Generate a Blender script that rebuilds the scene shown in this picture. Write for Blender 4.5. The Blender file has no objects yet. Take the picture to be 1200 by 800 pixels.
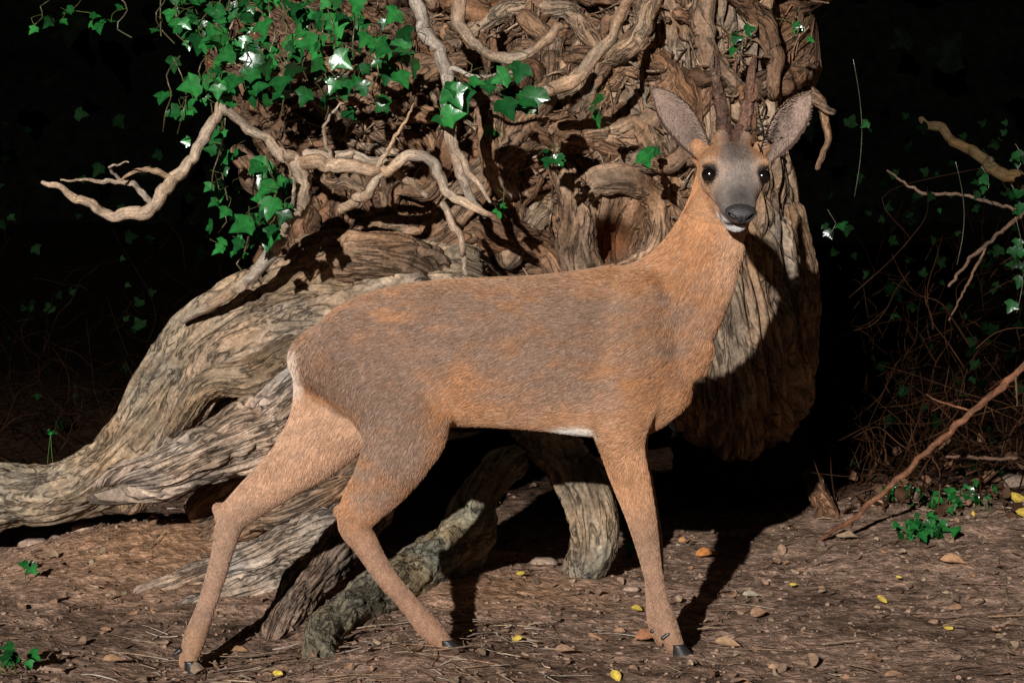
import bpy, bmesh, math, numpy as np
from mathutils import Vector, Matrix
from mathutils.bvhtree import BVHTree
scene=bpy.context.scene
rs=np.random.RandomState(11)
# ------------------------------------------------------------------ survey: camera geometry and metres-per-pixel
CAM=np.array([0,-5.0,0.9]); F=3133.0; TH=math.atan(194/F)
FW=np.array([0,math.cos(TH),-math.sin(TH)]); UP=np.array([0,math.sin(TH),math.cos(TH)]); RT=np.array([1.,0,0])
def P(a,b,y):
    d=F*FW+(a-600)*RT+(400-b)*UP
    return CAM+d*((y+5)/d[1])
def K(y): return (5+y)/F
def nz(v): v=np.asarray(v,float); return v/np.linalg.norm(v)
# ------------------------------------------------------------------ noise
TAB=rs.rand(4096)*2-1
def vn(p):
    i=np.floor(p).astype(np.int64); f=p-i; f=f*f*(3-2*f)
    def h(a,b,c): return TAB[((i[:,0]+a)*73856093 ^ (i[:,1]+b)*19349663 ^ (i[:,2]+c)*83492791)&4095]
    x,y,z=f[:,0],f[:,1],f[:,2]
    def L(a,b,t): return a+(b-a)*t
    return L(L(L(h(0,0,0),h(1,0,0),x),L(h(0,1,0),h(1,1,0),x),y),L(L(h(0,0,1),h(1,0,1),x),L(h(0,1,1),h(1,1,1),x),y),z)
def fbm(p,o=4,g=.5):
    s=0;a=1;t=0
    for k in range(o):
        s=s+a*vn(p*(2.03**k)+k*17.3); t+=a; a*=g
    return s/t
def sm(a,b,x):
    t=np.clip((x-a)/(b-a),0,1); return t*t*(3-2*t)
# ------------------------------------------------------------------ mesh builder
class MB:
    def __init__(s): s.v=[];s.f=[];s.c=[];s.b=[];s.n=0
    def add(s,v,f,c,b=None):
        v=np.asarray(v,float); N=len(v); c=np.asarray(c,float)
        if c.ndim==1: c=np.tile(c,(N,1))
        s.v.append(v); s.c.append(c[:,:3]); s.b.append(v if b is None else b)
        for arr in f:
            s.f.extend((np.asarray(arr)+s.n).tolist())
        s.n+=N
    def build(s,name,mat,smooth=True,parent=None):
        me=bpy.data.meshes.new(name); V=np.concatenate(s.v); me.from_pydata(V.tolist(),[],s.f)
        C=np.concatenate(s.c); C=np.hstack([np.clip(C,0,1),np.ones((len(C),1))])
        a=me.attributes.new('tint','FLOAT_COLOR','POINT'); a.data.foreach_set('color',C.ravel().astype(np.float32))
        a=me.attributes.new('grain','FLOAT_VECTOR','POINT'); a.data.foreach_set('vector',np.concatenate(s.b).ravel().astype(np.float32))
        me.polygons.foreach_set('use_smooth',[smooth]*len(me.polygons)); me.materials.append(mat); me.update()
        o=bpy.data.objects.new(name,me); scene.collection.objects.link(o)
        if parent: o.parent=parent
        return o
def spline(A,step):
    A=np.asarray(A,float)
    Q=np.vstack([2*A[0]-A[1],A,2*A[-1]-A[-2]]); out=[]
    for i in range(1,len(Q)-2):
        p0,p1,p2,p3=Q[i-1],Q[i],Q[i+1],Q[i+2]
        for t in np.linspace(0,1,24,endpoint=False):
            out.append(.5*((2*p1)+(-p0+p2)*t+(2*p0-5*p1+4*p2-p3)*t*t+(-p0+3*p1-3*p2+p3)*t**3))
    out.append(Q[-2]); out=np.array(out)
    d=np.r_[0,np.cumsum(np.linalg.norm(np.diff(out[:,:3],axis=0),axis=1))]
    n=max(3,int(d[-1]/step)+1); s=np.linspace(0,d[-1],n)
    return np.stack([np.interp(s,d,out[:,k]) for k in range(out.shape[1])],1),s
def caps(c,T,s,R):
    r0=R[0].mean(); r1=R[-1].mean()
    C=[];RR=[];S=[];TT=[]
    for a in (80,55,28): C.append(c[0]-T[0]*r0*math.sin(math.radians(a)));RR.append(R[0]*math.cos(math.radians(a)));S.append(s[0]-r0*math.sin(math.radians(a)));TT.append(T[0])
    C2=[];RR2=[];S2=[];TT2=[]
    for a in (28,55,80): C2.append(c[-1]+T[-1]*r1*math.sin(math.radians(a)));RR2.append(R[-1]*math.cos(math.radians(a)));S2.append(s[-1]+r1*math.sin(math.radians(a)));TT2.append(T[-1])
    return np.vstack([C,c,C2]),np.vstack([TT,T,TT2]),np.r_[S,s,S2],np.vstack([RR,R,RR2])
def tubegeo(c,T,L,R,n,bend=None):
    m=len(c); B=np.cross(T,L); th=np.linspace(0,2*math.pi,n,endpoint=False)
    ct,st=np.cos(th),np.sin(th)
    V=c[:,None,:]+L[:,None,:]*(ct[None,:,None]*R[:,0,None,None])+B[:,None,:]*(st[None,:,None]*R[:,1,None,None])
    if bend is not None: V=V+(V-c[:,None,:])*bend[:,:,None]
    V=V.reshape(-1,3)
    i=np.arange(m-1)[:,None]*n; j=np.arange(n)[None,:]; j2=(j+1)%n
    q=np.stack([i+j,i+j2,i+n+j2,i+n+j],-1).reshape(-1,4)
    N=len(V); V=np.vstack([V,c[0],c[-1]])
    jj=np.arange(n); t0=np.stack([np.full(n,N),(jj+1)%n,jj],1); t1=np.stack([np.full(n,N+1),(m-1)*n+jj,(m-1)*n+(jj+1)%n],1)
    return V,[q,t0,t1],ct,st
def tube(B,pts,rad,n=20,step=.012,amp=.12,fr=1.3,stretch=4,tint=(.2,.14,.09),groove=.0,tv=.35,lump=0.0,seed=None,wob=0.0,jag=0.0):
    A=np.column_stack([np.array(pts,float),np.array(rad,float)])
    c,s=spline(A,step); R=np.maximum(c[:,3],.0004); c=c[:,:3]; rb=R.mean()
    sd=rs.rand(3)*100 if seed is None else np.array([seed,seed*2.,seed*3.])
    if wob:
        e=s/rb*.28; z0=np.zeros_like(e)
        c=c+rb*wob*np.stack([fbm(np.stack([e,z0+k*9.1,z0],1)+sd,3) for k in range(3)],1)*2*sm(0,.03,s)[:,None]
        R=R*(1+.35*wob*fbm(np.stack([s/rb*.35,z0+40,z0],1)+sd,2))
    T=np.gradient(c,axis=0); T/=np.linalg.norm(T,axis=1)[:,None]+1e-9
    L=np.zeros_like(c); l=np.cross(T[0],[.3,.9,.2]); l/=np.linalg.norm(l)+1e-9
    for k in range(len(c)):
        l=l-T[k]*np.dot(l,T[k]); l/=np.linalg.norm(l)+1e-9; L[k]=l
    R2=np.stack([R,R],1); c0,T0,s0,R0=caps(c,T,s,R2); L0=np.vstack([L[:1]]*3+[L]+[L[-1:]]*3)
    th=np.linspace(0,2*math.pi,n,endpoint=False)
    q=np.stack([np.tile(np.cos(th)*rb,(len(s0),1)),np.tile(np.sin(th)*rb,(len(s0),1)),np.tile(s0[:,None],(1,n))],-1).reshape(-1,3)
    qq=q/rb*fr*np.array([1,1,1/stretch])+sd
    d=fbm(qq,4)*amp*2
    if groove: d=d-groove*(1-np.abs(fbm(qq*2.6+9,3))*2.4).clip(0,1)**2
    if lump: d=d+lump*fbm(q/rb*.5+sd,2)
    V,f,ct,st=tubegeo(c0,T0,L0,R0,n,d.reshape(len(s0),n))
    if jag: # splintered end
        m=len(s0); w=sm(s0[-1]-rb*1.6,s0[-1],s0)[:,None]; jn=fbm(np.stack([np.cos(th)*3,np.sin(th)*3,0*th],1)+sd,3)[None,:]
        V[:m*n]+= (w*jn*jag*rb)[:,:,None].reshape(-1,1)*np.repeat(T0,n,axis=0)
    col=np.array(tint)[None,:]*(1+tv*fbm(q*14+sd,4)[:,None]*1.6+ (d[:,None]*1.2))
    hue=fbm(q*9+sd+50,3)[:,None]; col=col*(1+hue*np.array([.25,.0,-.25]))
    col=np.vstack([col,col[:1],col[-1:]]); g=np.vstack([q+sd,q[:1]+sd,q[-1:]+sd])
    B.add(V,f,col,g)
    return c
# ------------------------------------------------------------------ node helpers
def newmat(n):
    m=bpy.data.materials.new(n); m.use_nodes=True; nt=m.node_tree; b=nt.nodes['Principled BSDF']; return m,nt,b
def N(nt,t,**k):
    n=nt.nodes.new(t)
    for a,v in k.items(): setattr(n,a,v)
    return n
def attrmat(name,rough=.85,spec=.25,nscale=120,bump=.4,dist=.004,gscale=None,gbump=.6,gdist=.006,var=.5,crack=None,cdark=.22):
    m,nt,b=newmat(name)
    at=N(nt,'ShaderNodeAttribute',attribute_name='tint'); tc=N(nt,'ShaderNodeTexCoord')
    no=N(nt,'ShaderNodeTexNoise'); no.inputs['Scale'].default_value=nscale; no.inputs['Detail'].default_value=4; no.inputs['Roughness'].default_value=.6
    nt.links.new(tc.outputs['Object'],no.inputs['Vector'])
    def mrange(src,f0,f1,t0,t1):
        mr=N(nt,'ShaderNodeMapRange'); mr.inputs['From Min'].default_value=f0; mr.inputs['From Max'].default_value=f1
        mr.inputs['To Min'].default_value=t0; mr.inputs['To Max'].default_value=t1; nt.links.new(src,mr.inputs['Value']); return mr.outputs[0]
    def scale(v,sv):
        mx=N(nt,'ShaderNodeVectorMath',operation='SCALE'); nt.links.new(v,mx.inputs[0]); nt.links.new(sv,mx.inputs['Scale']); return mx.outputs[0]
    def bumpn(h,st,di,nn=None):
        bp=N(nt,'ShaderNodeBump'); bp.inputs['Strength'].default_value=st; bp.inputs['Distance'].default_value=di
        nt.links.new(h,bp.inputs['Height'])
        if nn: nt.links.new(nn,bp.inputs['Normal'])
        return bp.outputs[0]
    last=scale(at.outputs['Color'],mrange(no.outputs['Fac'],.3,.7,1-var,1+var)); nrm=bumpn(no.outputs['Fac'],bump,dist)
    if gscale:
        g=N(nt,'ShaderNodeAttribute',attribute_name='grain')
        def gn(sc,det,dis):
            mp=N(nt,'ShaderNodeMapping'); mp.inputs['Scale'].default_value=sc; nt.links.new(g.outputs['Vector'],mp.inputs['Vector'])
            n2=N(nt,'ShaderNodeTexNoise'); n2.inputs['Scale'].default_value=1; n2.inputs['Detail'].default_value=det; n2.inputs['Roughness'].default_value=.65; n2.inputs['Distortion'].default_value=dis
            nt.links.new(mp.outputs[0],n2.inputs['Vector']); return n2.outputs['Fac']
        a1=gn(gscale,6,.6); last=scale(last,mrange(a1,.33,.62,.5,1.22)); nrm=bumpn(a1,gbump,gdist,nrm)
        if crack:
            a2=gn(crack,3,.9); sb=N(nt,'ShaderNodeMath',operation='SUBTRACT'); nt.links.new(a2,sb.inputs[0]); sb.inputs[1].default_value=.5
            ab=N(nt,'ShaderNodeMath',operation='ABSOLUTE'); nt.links.new(sb.outputs[0],ab.inputs[0])
            cr=mrange(ab.outputs[0],0,.045,0,1); last=scale(last,mrange(cr,0,1,cdark,1.06)); nrm=bumpn(cr,.8,.005,nrm)
    nt.links.new(last,b.inputs['Base Color']); nt.links.new(nrm,b.inputs['Normal'])
    b.inputs['Roughness'].default_value=rough; b.inputs['Specular IOR Level'].default_value=spec
    return m
M_bark=attrmat('weathered_wood',.85,.2,140,.5,.003,gscale=(130,130,12),gbump=1,gdist=.006,var=.35,crack=(60,60,5),cdark=.25)
M_trunk=attrmat('trunk_bark',.9,.12,110,.6,.004,gscale=(50,50,13),gbump=.9,gdist=.009,var=.4,crack=(24,24,7),cdark=.42)
M_twig=attrmat('twig',.8,.2,200,.3,.002,gscale=(220,220,40),gbump=.8,gdist=.003,var=.35)
M_leaf=attrmat('ivy_leaf',.27,.5,60,.25,.003,var=.35)
M_dry=attrmat('dry_leaf',.75,.25,90,.5,.003,var=.35)
M_stone=attrmat('stone',.9,.15,150,.4,.002)
M_soil=attrmat('soil',1.0,.0,60,1.0,.012,gscale=(28,28,28),gbump=1,gdist=.018,var=.4)
M_dark=attrmat('shade_tinted_foliage',.95,.0,20,.2,.004)  # foliage whose dark tint carries the missing light
M_skin=attrmat('deer_skin',.85,.15,220,.5,.003,var=.25)
M_horn=attrmat('antler_horn',.6,.35,220,.8,.003,gscale=(260,260,40),gbump=1,gdist=.004,var=.35)
M_hoof=attrmat('hoof_keratin',.4,.5,150,.2,.001)
m,nt,b=newmat('eye'); b.inputs['Base Color'].default_value=(.006,.004,.004,1); b.inputs['Roughness'].default_value=.12; b.inputs['Specular IOR Level'].default_value=.9; M_eye=m
M_nose=attrmat('wet_nose',.35,.5,420,.8,.002,var=.5)
m,nt,b=newmat('fur'); at=N(nt,'ShaderNodeAttribute',attribute_name='furcol'); nt.links.new(at.outputs['Color'],b.inputs['Base Color']); b.inputs['Roughness'].default_value=.55; b.inputs['Specular IOR Level'].default_value=.25; M_fur=m

# ------------------------------------------------------------------ ground
def gh(x,y):
    x=np.asarray(x,float); y=np.asarray(y,float)
    h=0*x*y
    for (cx,cy,a,sg) in ((-.60,.03,-.045,.22),(-.13,-.1,.03,.16),(-.8,1.0,.11,.26),(-.35,.9,.03,.3),(.0,.8,.02,.25),(1.1,1.6,.05,.4)):
        h=h+a*np.exp(-((x-cx)**2+(y-cy)**2)/(2*sg*sg))
    h=h+.05*sm(1.2,3,y)*1.5+.6*sm(3,7,y)
    return h
def groundz(x,y):
    x=np.atleast_1d(np.asarray(x,float)).ravel(); y=np.atleast_1d(np.asarray(y,float)).ravel()
    p=np.stack([x,y,0*x],1)
    return gh(x,y)+.014*fbm(p*6,3)+.007*fbm(p*24+3,3)+.003*fbm(p*80+8,2)
def axis(lo,a,b,hi,st,nc):
    t=np.linspace(0,1,nc)[1:]
    return np.concatenate([(a-(a-lo)*t**2.2)[::-1],np.arange(a,b,st),b+(hi-b)*t**2.2])
gx=axis(-60,-1.35,1.35,60,.009,45); gy=axis(-30,-.65,2.6,60,.011,50)
X,Y=np.meshgrid(gx,gy); x=X.ravel(); y=Y.ravel(); z=groundz(x,y)
V=np.stack([x,y,z],1); nx=len(gx); ny=len(gy)
i=np.arange(ny-1)[:,None]*nx; j=np.arange(nx-1)[None,:]
q=np.stack([i+j,i+j+1,i+nx+j+1,i+nx+j],-1).reshape(-1,4)
p=np.stack([x,y,0*x],1)
n1=fbm(p*3,4)[:,None]; n2=fbm(p*20+5,4)[:,None]
base=np.array([.36,.235,.17])*(1+.6*n1+.7*n2)
red=np.exp(-((x+.78)**2+(y-.85)**2)/(2*.2**2))[:,None]; red=red+.8*np.exp(-((x-.0)**2+(y-.6)**2)/(2*.14**2))[:,None]
base=base*(1-red.clip(0,1))+np.array([.48,.275,.16])*(1+.3*n2)*red.clip(0,1)
dimming=sm(1.4,2.6,y+.3*n1[:,0])[:,None]
base=base*(1-dimming)+np.array([.03,.017,.01])*(1+.6*n2)*dimming  # light falloff behind the deer painted into the soil colour
far=sm(2.8,4.5,y)[:,None]; base=base*(1-far)+np.array([.002,.0015,.001])*far  # far soil painted almost black, the same falloff in colour
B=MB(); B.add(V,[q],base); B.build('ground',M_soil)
del X,Y

# ------------------------------------------------------------------ the old tree
def PT(l): return [P(*q) for q in l]
def RR(px,l): return [r*K(q[2]) for r,q in zip(px,l)]
core=MB()
def ctube(l,r,**k): return tube(core,PT(l),RR(r,l),**k)
BR=(.19,.108,.064); BR2=(.255,.158,.098); GR=(.30,.228,.158); WEA=(.38,.29,.22); DK=(.09,.05,.03); VD=(.02,.012,.008)
ctube([(860,462,1.75),(861,432,1.5),(856,380,1.35),(842,300,1.3),(815,150,1.3),(790,-80,1.4)],[78,98,101,98,104,120],n=200,step=.010,amp=.09,fr=3.4,stretch=7,groove=.2,tint=(.275,.185,.12),tv=.35,seed=3)
ctube([(858,400,1.85),(862,520,2.0),(868,620,2.15),(870,760,2.25)],[85,80,82,90],n=90,step=.02,amp=.15,fr=3,stretch=5,groove=.2,tint=VD)  # recessed base; the near-black tint paints its shade
ctube([(700,350,1.3),(712,250,1.22),(735,170,1.25)],[40,66,52],n=80,step=.01,amp=.12,fr=2,stretch=2,groove=.06,tint=BR2,seed=5)
ctube([(300,60,1.75),(420,130,1.5),(560,180,1.42),(700,130,1.5),(850,60,1.5)],[60,110,140,140,110],n=120,step=.014,amp=.17,fr=3,stretch=3,groove=.16,tint=BR,seed=8,lump=.1)
ctube([(700,300,1.42),(560,300,1.32),(440,290,1.3),(350,320,1.25)],[90,90,80,55],n=100,step=.014,amp=.16,fr=2.8,stretch=3,groove=.16,tint=BR,seed=9,lump=.1)
ctube([(330,-70,1.8),(600,-60,1.7),(930,-90,1.6)],[90,130,110],n=90,step=.02,amp=.15,fr=2.6,stretch=3,groove=.1,tint=BR,seed=10)
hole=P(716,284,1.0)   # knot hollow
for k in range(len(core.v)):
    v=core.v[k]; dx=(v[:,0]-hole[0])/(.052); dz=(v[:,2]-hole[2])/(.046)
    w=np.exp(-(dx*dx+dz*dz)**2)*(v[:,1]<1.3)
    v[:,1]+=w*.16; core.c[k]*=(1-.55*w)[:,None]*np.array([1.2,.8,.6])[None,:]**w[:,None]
bv=BVHTree.FromPolygons([tuple(a) for a in np.concatenate(core.v)],core.f)
def snap(pt,off=0):
    o=Vector(CAM); d=(Vector(pt)-o).normalized(); h=bv.ray_cast(o,d)
    if h[0] is None: return None
    return np.array(h[0])-np.array(d)*off
roots=core
def rt(l,r,**k):
    kw=dict(n=56,step=.008,amp=.14,fr=2.2,stretch=4,groove=.13,tint=GR,tv=.4,wob=.18); kw.update(k); return tube(roots,PT(l),RR(r,l),**kw)
rt([(540,350,1.15),(430,335,1.08),(330,352,1.02),(262,385,1.0),(212,440,1.0),(178,510,.97),(120,562,.97),(50,580,1.0),(-90,588,1.05)],[60,56,50,46,44,42,37,34,36],n=80,lump=.2,fr=2.6,stretch=6)
rt([(470,350,1.02),(400,375,.98),(330,385,.95),(250,420,.93),(225,470,.9),(150,590,.9)],[42,40,30,27,25,16],tint=(.32,.235,.165))
rt([(440,430,1.0),(360,420,.9),(290,445,.87),(240,455,.85),(205,500,.85)],[40,30,22,17,12],tint=(.24,.17,.11))
rt([(420,450,1.0),(370,470,.95),(330,500,.95),(290,560,.95),(240,600,.95)],[50,46,36,28,20],tint=BR2)
rt([(420,520,.95),(370,560,.9),(300,600,.9),(230,640,.9)],[36,32,26,18],tint=BR2)
rt([(420,560,1.0),(350,620,.95),(310,680,.9)],[36,32,26],tint=BR)
rt([(600,470,1.35),(635,505,1.15),(664,540,.9),(688,580,.78),(697,620,.76),(690,655,.8),(676,678,.88)],[24,28,30,31,29,28,26],groove=.12,fr=2.6,tint=(.29,.22,.15),wob=.05)
rt([(600,540,1.0),(560,585,.92),(545,625,.85),(490,672,.66),(425,712,.42),(378,748,.18),(385,790,-.02),(425,830,-.22)],[20,26,32,33,29,24,26,32],tint=(.27,.225,.15),groove=.12,fr=2.2)
rt([(500,330,1.1),(440,300,1.0),(380,300,1.0),(350,330,1.0),(300,350,1.0)],[40,36,30,26,20],tint=BR2)
rt([(1010,690,1.5),(985,630,1.6),(950,560,1.8)],[14,14,12],tint=BR)
def st(l,r,off=.5,**k):
    pts=[];rad=[];last=1.1
    for (a,b_),rr in zip(l,r):
        s=snap(P(a,b_,1.0)); yy=s[1]-rr*K(1)*off if s is not None else last
        last=yy; pts.append(P(a,b_,yy)); rad.append(rr*K(yy))
    kw=dict(n=20,step=.007,amp=.15,fr=1.7,stretch=4,groove=.1,tint=BR2,tv=.4,wob=.55); kw.update(k); tube(roots,pts,rad,**kw); return pts
st([(640,118),(700,78),(745,45),(765,0),(775,-30)],[12,13,13,12,11],tint=(.34,.235,.155),off=1.2)
st([(555,35),(600,12),(660,15),(700,60),(690,110)],[10,12,11,11,10],tint=(.32,.22,.145))
st([(650,165),(700,150),(745,150),(775,185),(790,205)],[18,20,17,12,7],tint=BR2,n=30)
st([(360,300),(430,285),(500,265),(550,225),(600,190),(650,170)],[22,26,26,22,20,16],n=40)
st([(365,330),(450,300),(530,272),(600,285),(660,330)],[20,24,24,22,18],n=40,tint=BR)
st([(575,190),(610,150),(640,110),(650,60),(620,20)],[14,16,15,13,11],n=28)
st([(650,190),(672,240),(676,300),(690,340)],[16,22,24,22],n=40,wob=.2)
st([(672,262),(690,222),(730,208),(762,228),(770,268),(748,305),(705,318)],[12,17,19,17,15,13,10],n=40,tint=(.30,.19,.12),wob=.25)
st([(740,185),(785,205),(800,250)],[18,16,8],n=30)
st([(560,95),(580,140),(575,190),(600,240),(590,300)],[15,17,20,18,16],n=32)
st([(770,-20),(740,60),(700,110),(660,150)],[18,16,14,12],n=28)
st([(820,-20),(830,50),(870,110),(930,100),(975,130)],[16,14,12,8,4])
st([(900,70),(940,95),(968,140),(960,200)],[8,7,5,3])
st([(760,60),(800,100),(810,170),(826,215)],[16,18,14,8],tint=BR,n=28)
st([(850,-20),(900,40),(905,110)],[16,13,8],tint=BR)
st([(300,60),(340,90),(400,80),(470,100),(540,70)],[16,16,15,14,12])
st([(280,180),(300,230),(350,260),(400,240)],[12,15,15,12],tint=BR)
st([(930,250),(942,330),(944,390),(946,425)],[14,18,15,8],n=40,wob=.1,tint=(.275,.185,.12))
for t in range(140):
    a=rs.uniform(285,930); b_=rs.uniform(-20,330); ang=rs.uniform(0,2*math.pi)
    if rs.rand()<.5: ang=rs.normal(2.2,.6)
    l=[];n_=rs.randint(4,9); r0=rs.choice([2.4,3.5,5,8,14],p=[.26,.25,.2,.15,.14])*rs.uniform(.8,1.3)
    for k in range(n_):
        l.append((a,b_)); a+=math.cos(ang)*rs.uniform(18,38); b_+=math.sin(ang)*rs.uniform(18,38); ang+=rs.normal(0,.6)
        if snap(P(a,b_,1.0)) is None: break
        if math.hypot(a-716,(b_-282))<66 or (a>830 and b_>220): break
    if len(l)<3: continue
    r=[r0*(1-.6*k/len(l)) for k in range(len(l))]
    tn=[BR,BR2,(.34,.24,.16),DK][rs.choice(4,p=[.35,.31,.1,.24])]
    st(l,r,n=12 if r0<6 else 22,tint=tn,off=rs.uniform(.2,2.2))
for t in range(600):   # rootlets
    a=rs.uniform(270,960); b_=rs.uniform(-10,330); ang=rs.normal(1.6,.9); l=[]
    for k in range(rs.randint(3,6)):
        l.append((a,b_)); a+=math.cos(ang)*rs.uniform(8,20); b_+=math.sin(ang)*rs.uniform(8,20); ang+=rs.normal(0,.5)
    if snap(P(l[0][0],l[0][1],1)) is None or snap(P(l[-1][0],l[-1][1],1)) is None: continue
    if min(math.hypot(q_[0]-716,q_[1]-282) for q_ in l)<52 or (a>840 and b_>200): continue
    st(l,[rs.uniform(.6,1.5)]*len(l),n=5,off=rs.uniform(2,14),groove=0,tint=[BR,(.34,.24,.16),BR2,DK][rs.randint(4)],wob=0)
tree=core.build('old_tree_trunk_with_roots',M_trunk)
def log(l,r,**k):
    Bq=MB(); kw=dict(n=64,step=.006,amp=.15,fr=2.6,stretch=9,groove=.26,tint=WEA,tv=.45,wob=.15,jag=2.2); kw.update(k)
    tube(Bq,PT(l),RR(r,l),**kw); return Bq.build('broken_log',M_bark)
log([(365,460,.86),(325,490,.8),(270,512,.74),(215,538,.68),(165,563,.64)],[34,40,38,32,26],n=90,lump=.3,tint=(.44,.33,.25))
log([(440,598,.8),(370,620,.72),(300,652,.66),(235,675,.62),(185,690,.58)],[22,25,21,17,12],lump=.25)
log([(350,672,.62),(280,695,.55),(215,718,.48),(150,750,.38)],[18,20,15,7],lump=.2)
log([(430,610,.7),(385,660,.55),(345,705,.42),(318,745,.3)],[24,27,25,20],tint=(.32,.21,.145),lump=.2)
log([(120,620,1.05),(90,650,.95),(50,685,.85)],[8,9,6],tint=(.28,.17,.11))
log([(300,610,.85),(345,600,.8),(400,570,.8)],[14,18,16],tint=BR2)
def branch(name,segs,tint,**k):
    Bq=MB(); kw=dict(n=16,step=.006,amp=.16,fr=1.4,stretch=3,groove=.06,tint=tint,tv=.35,wob=.75); kw.update(k)
    for l,r in segs: tube(Bq,PT(l),RR(r,l),**kw)
    return Bq.build(name,M_twig)
BB=(.42,.31,.22)
branch('bare_branch',[([(50,214,.5),(90,235,.52),(135,254,.54),(180,240,.56),(210,203,.58),(238,165,.6),(262,125,.62)],[2.5,5,7,8,7.5,7,5]),
 ([(180,240,.56),(150,214,.54),(118,212,.54),(72,211,.5)],[4,3.4,2.5,1]),([(205,210,.58),(175,200,.55),(140,208,.5)],[4,3.4,1.6]),([(140,210,.54),(128,196,.5),(150,190,.45)],[2,1.6,.8])],BB)
branch('bare_branch',[([(262,128,.62),(305,158,.64),(348,195,.68),(354,235,.72),(322,290,.78),(278,340,.85),(215,372,.9)],[5,6,9,9,8,7,5]),
 ([(348,192,.68),(400,192,.66),(450,202,.68),(482,184,.7),(512,203,.7),(540,238,.7),(574,250,.7)],[8,8,7,7.5,7,5.5,3.5]),
 ([(360,180,.68),(420,185,.7),(470,205,.75),(500,225,.8)],[6,6,5,3]),([(400,245,.8),(430,225,.7),(450,203,.68)],[6,6,5]),([(330,285,.78),(345,225,.6),(330,175,.5)],[3,2.4,1]),([(440,200,.68),(470,150,.66),(485,120,.64)],[3,2,1]),([(390,190,.68),(380,150,.62),(400,120,.6)],[3,2,1])],BB)
branch('bare_branch',[([(478,-30,.75),(500,30,.72),(520,85,.7),(523,140,.7),(538,205,.7),(566,252,.72)],[8,8.5,8,7,6,3]),([(520,150,.7),(550,200,.68),(575,235,.66)],[5,4,2]),
 ([(600,85,.75),(560,90,.7),(530,80,.7)],[2,2.4,3]),([(520,240,.75),(540,280,.75),(545,320,.8)],[5,4,3])],(.36,.27,.2))
branch('bare_branch',[([(530,-30,.9),(545,40,.85),(600,70,.8),(655,30,.8)],[8,7,6,5]),([(630,110,.85),(680,85,.8),(720,40,.8),(745,-20,.8)],[7,8,7,6])],(.30,.2,.13))
branch('fallen_branch',[([(952,640,1.35),(1010,598,1.25),(1080,535,1.2),(1140,482,1.15),(1215,415,1.1)],[2,3,3.4,3.8,4.4]),([(1140,482,1.15),(1100,470,1.2),(1085,462,1.25)],[1.4,1,.7]),([(1190,440,1.1),(1192,475,1.1)],[1.4,.8])],(.17,.075,.04),wob=.5)
branch('dead_branch',[([(1080,140,2.0),(1130,170,1.9),(1170,200,1.8),(1230,235,1.7)],[4,7,8,9])],(.07,.042,.016))
branch('dead_branch',[([(1040,200,2.0),(1080,225,2),(1130,230,2),(1210,250,2)],[1,1.8,2,2.6]),([(1112,335,1.8),(1140,300,1.8),(1175,270,1.8),(1210,240,1.8)],[1.6,2,2.4,3]),([(1112,375,1.8),(1140,320,1.8),(1155,290,1.8)],[1,1.6,1.4]),([(1110,535,1.6),(1160,537,1.6),(1192,536,1.6)],[2,2,2])],(.12,.07,.045))

# ------------------------------------------------------------------ leaves
def inst(B,T,Fc,C,Nn,Rl,S,col,curl=None):
    T=np.asarray(T,float)
    for k in range(len(C)):
        n=nz(Nn[k]); a=np.cross(n,[0,0,1.]); a=nz(a+1e-6); b_=np.cross(n,a)
        ca,sa=math.cos(Rl[k]),math.sin(Rl[k]); ax=a*ca+b_*sa; ay=-a*sa+b_*ca
        Z=T[:,2].copy()
        if curl is not None: Z=Z+curl[k]*(T[:,0]**2)+curl[k]*.6*T[:,1]*T[:,1]*T[:,0]
        v=C[k]+S[k]*(T[:,:1]*ax+T[:,1:2]*ay+Z[:,None]*n)
        c=np.tile(col[k],(len(T),1)); c=c*(1+.25*np.cos(T[:,0:1]*9))
        B.add(v,Fc,c)
ol=[(0,0),(-.18,-.08),(-.42,.02),(-.5,.2),(-.62,.34),(-.42,.44),(-.3,.52),(-.2,.75),(0,1.05)]
ol=ol+[(-x_,y_) for x_,y_ in ol[-2:0:-1]]
Tv=[(0,.35,-.05)]+[(x_,y_-.0,.10*abs(x_)+(.02 if k%2 else -.02)) for k,(x_,y_) in enumerate(ol)]
n_=len(ol); Tf=[[[0,1+(k),1+(k+1)%n_] for k in range(n_)]]
ov=[(0,-.02),(-.2,.12),(-.31,.35),(-.3,.6),(-.16,.85),(0,1.0),(.16,.85),(.3,.6),(.31,.35),(.2,.12)]
Ov=[(0,.25,-.02),(0,.7,-.02)]+[(a,b_,.08*abs(a)) for a,b_ in ov]
Of=[[[0,2,3],[0,3,4],[0,4,5],[1,5,6],[1,6,7],[1,7,8],[1,8,9],[0,9,10],[0,10,11],[0,11,2],[0,5,1],[0,1,9]]]
ivy=MB()
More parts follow.
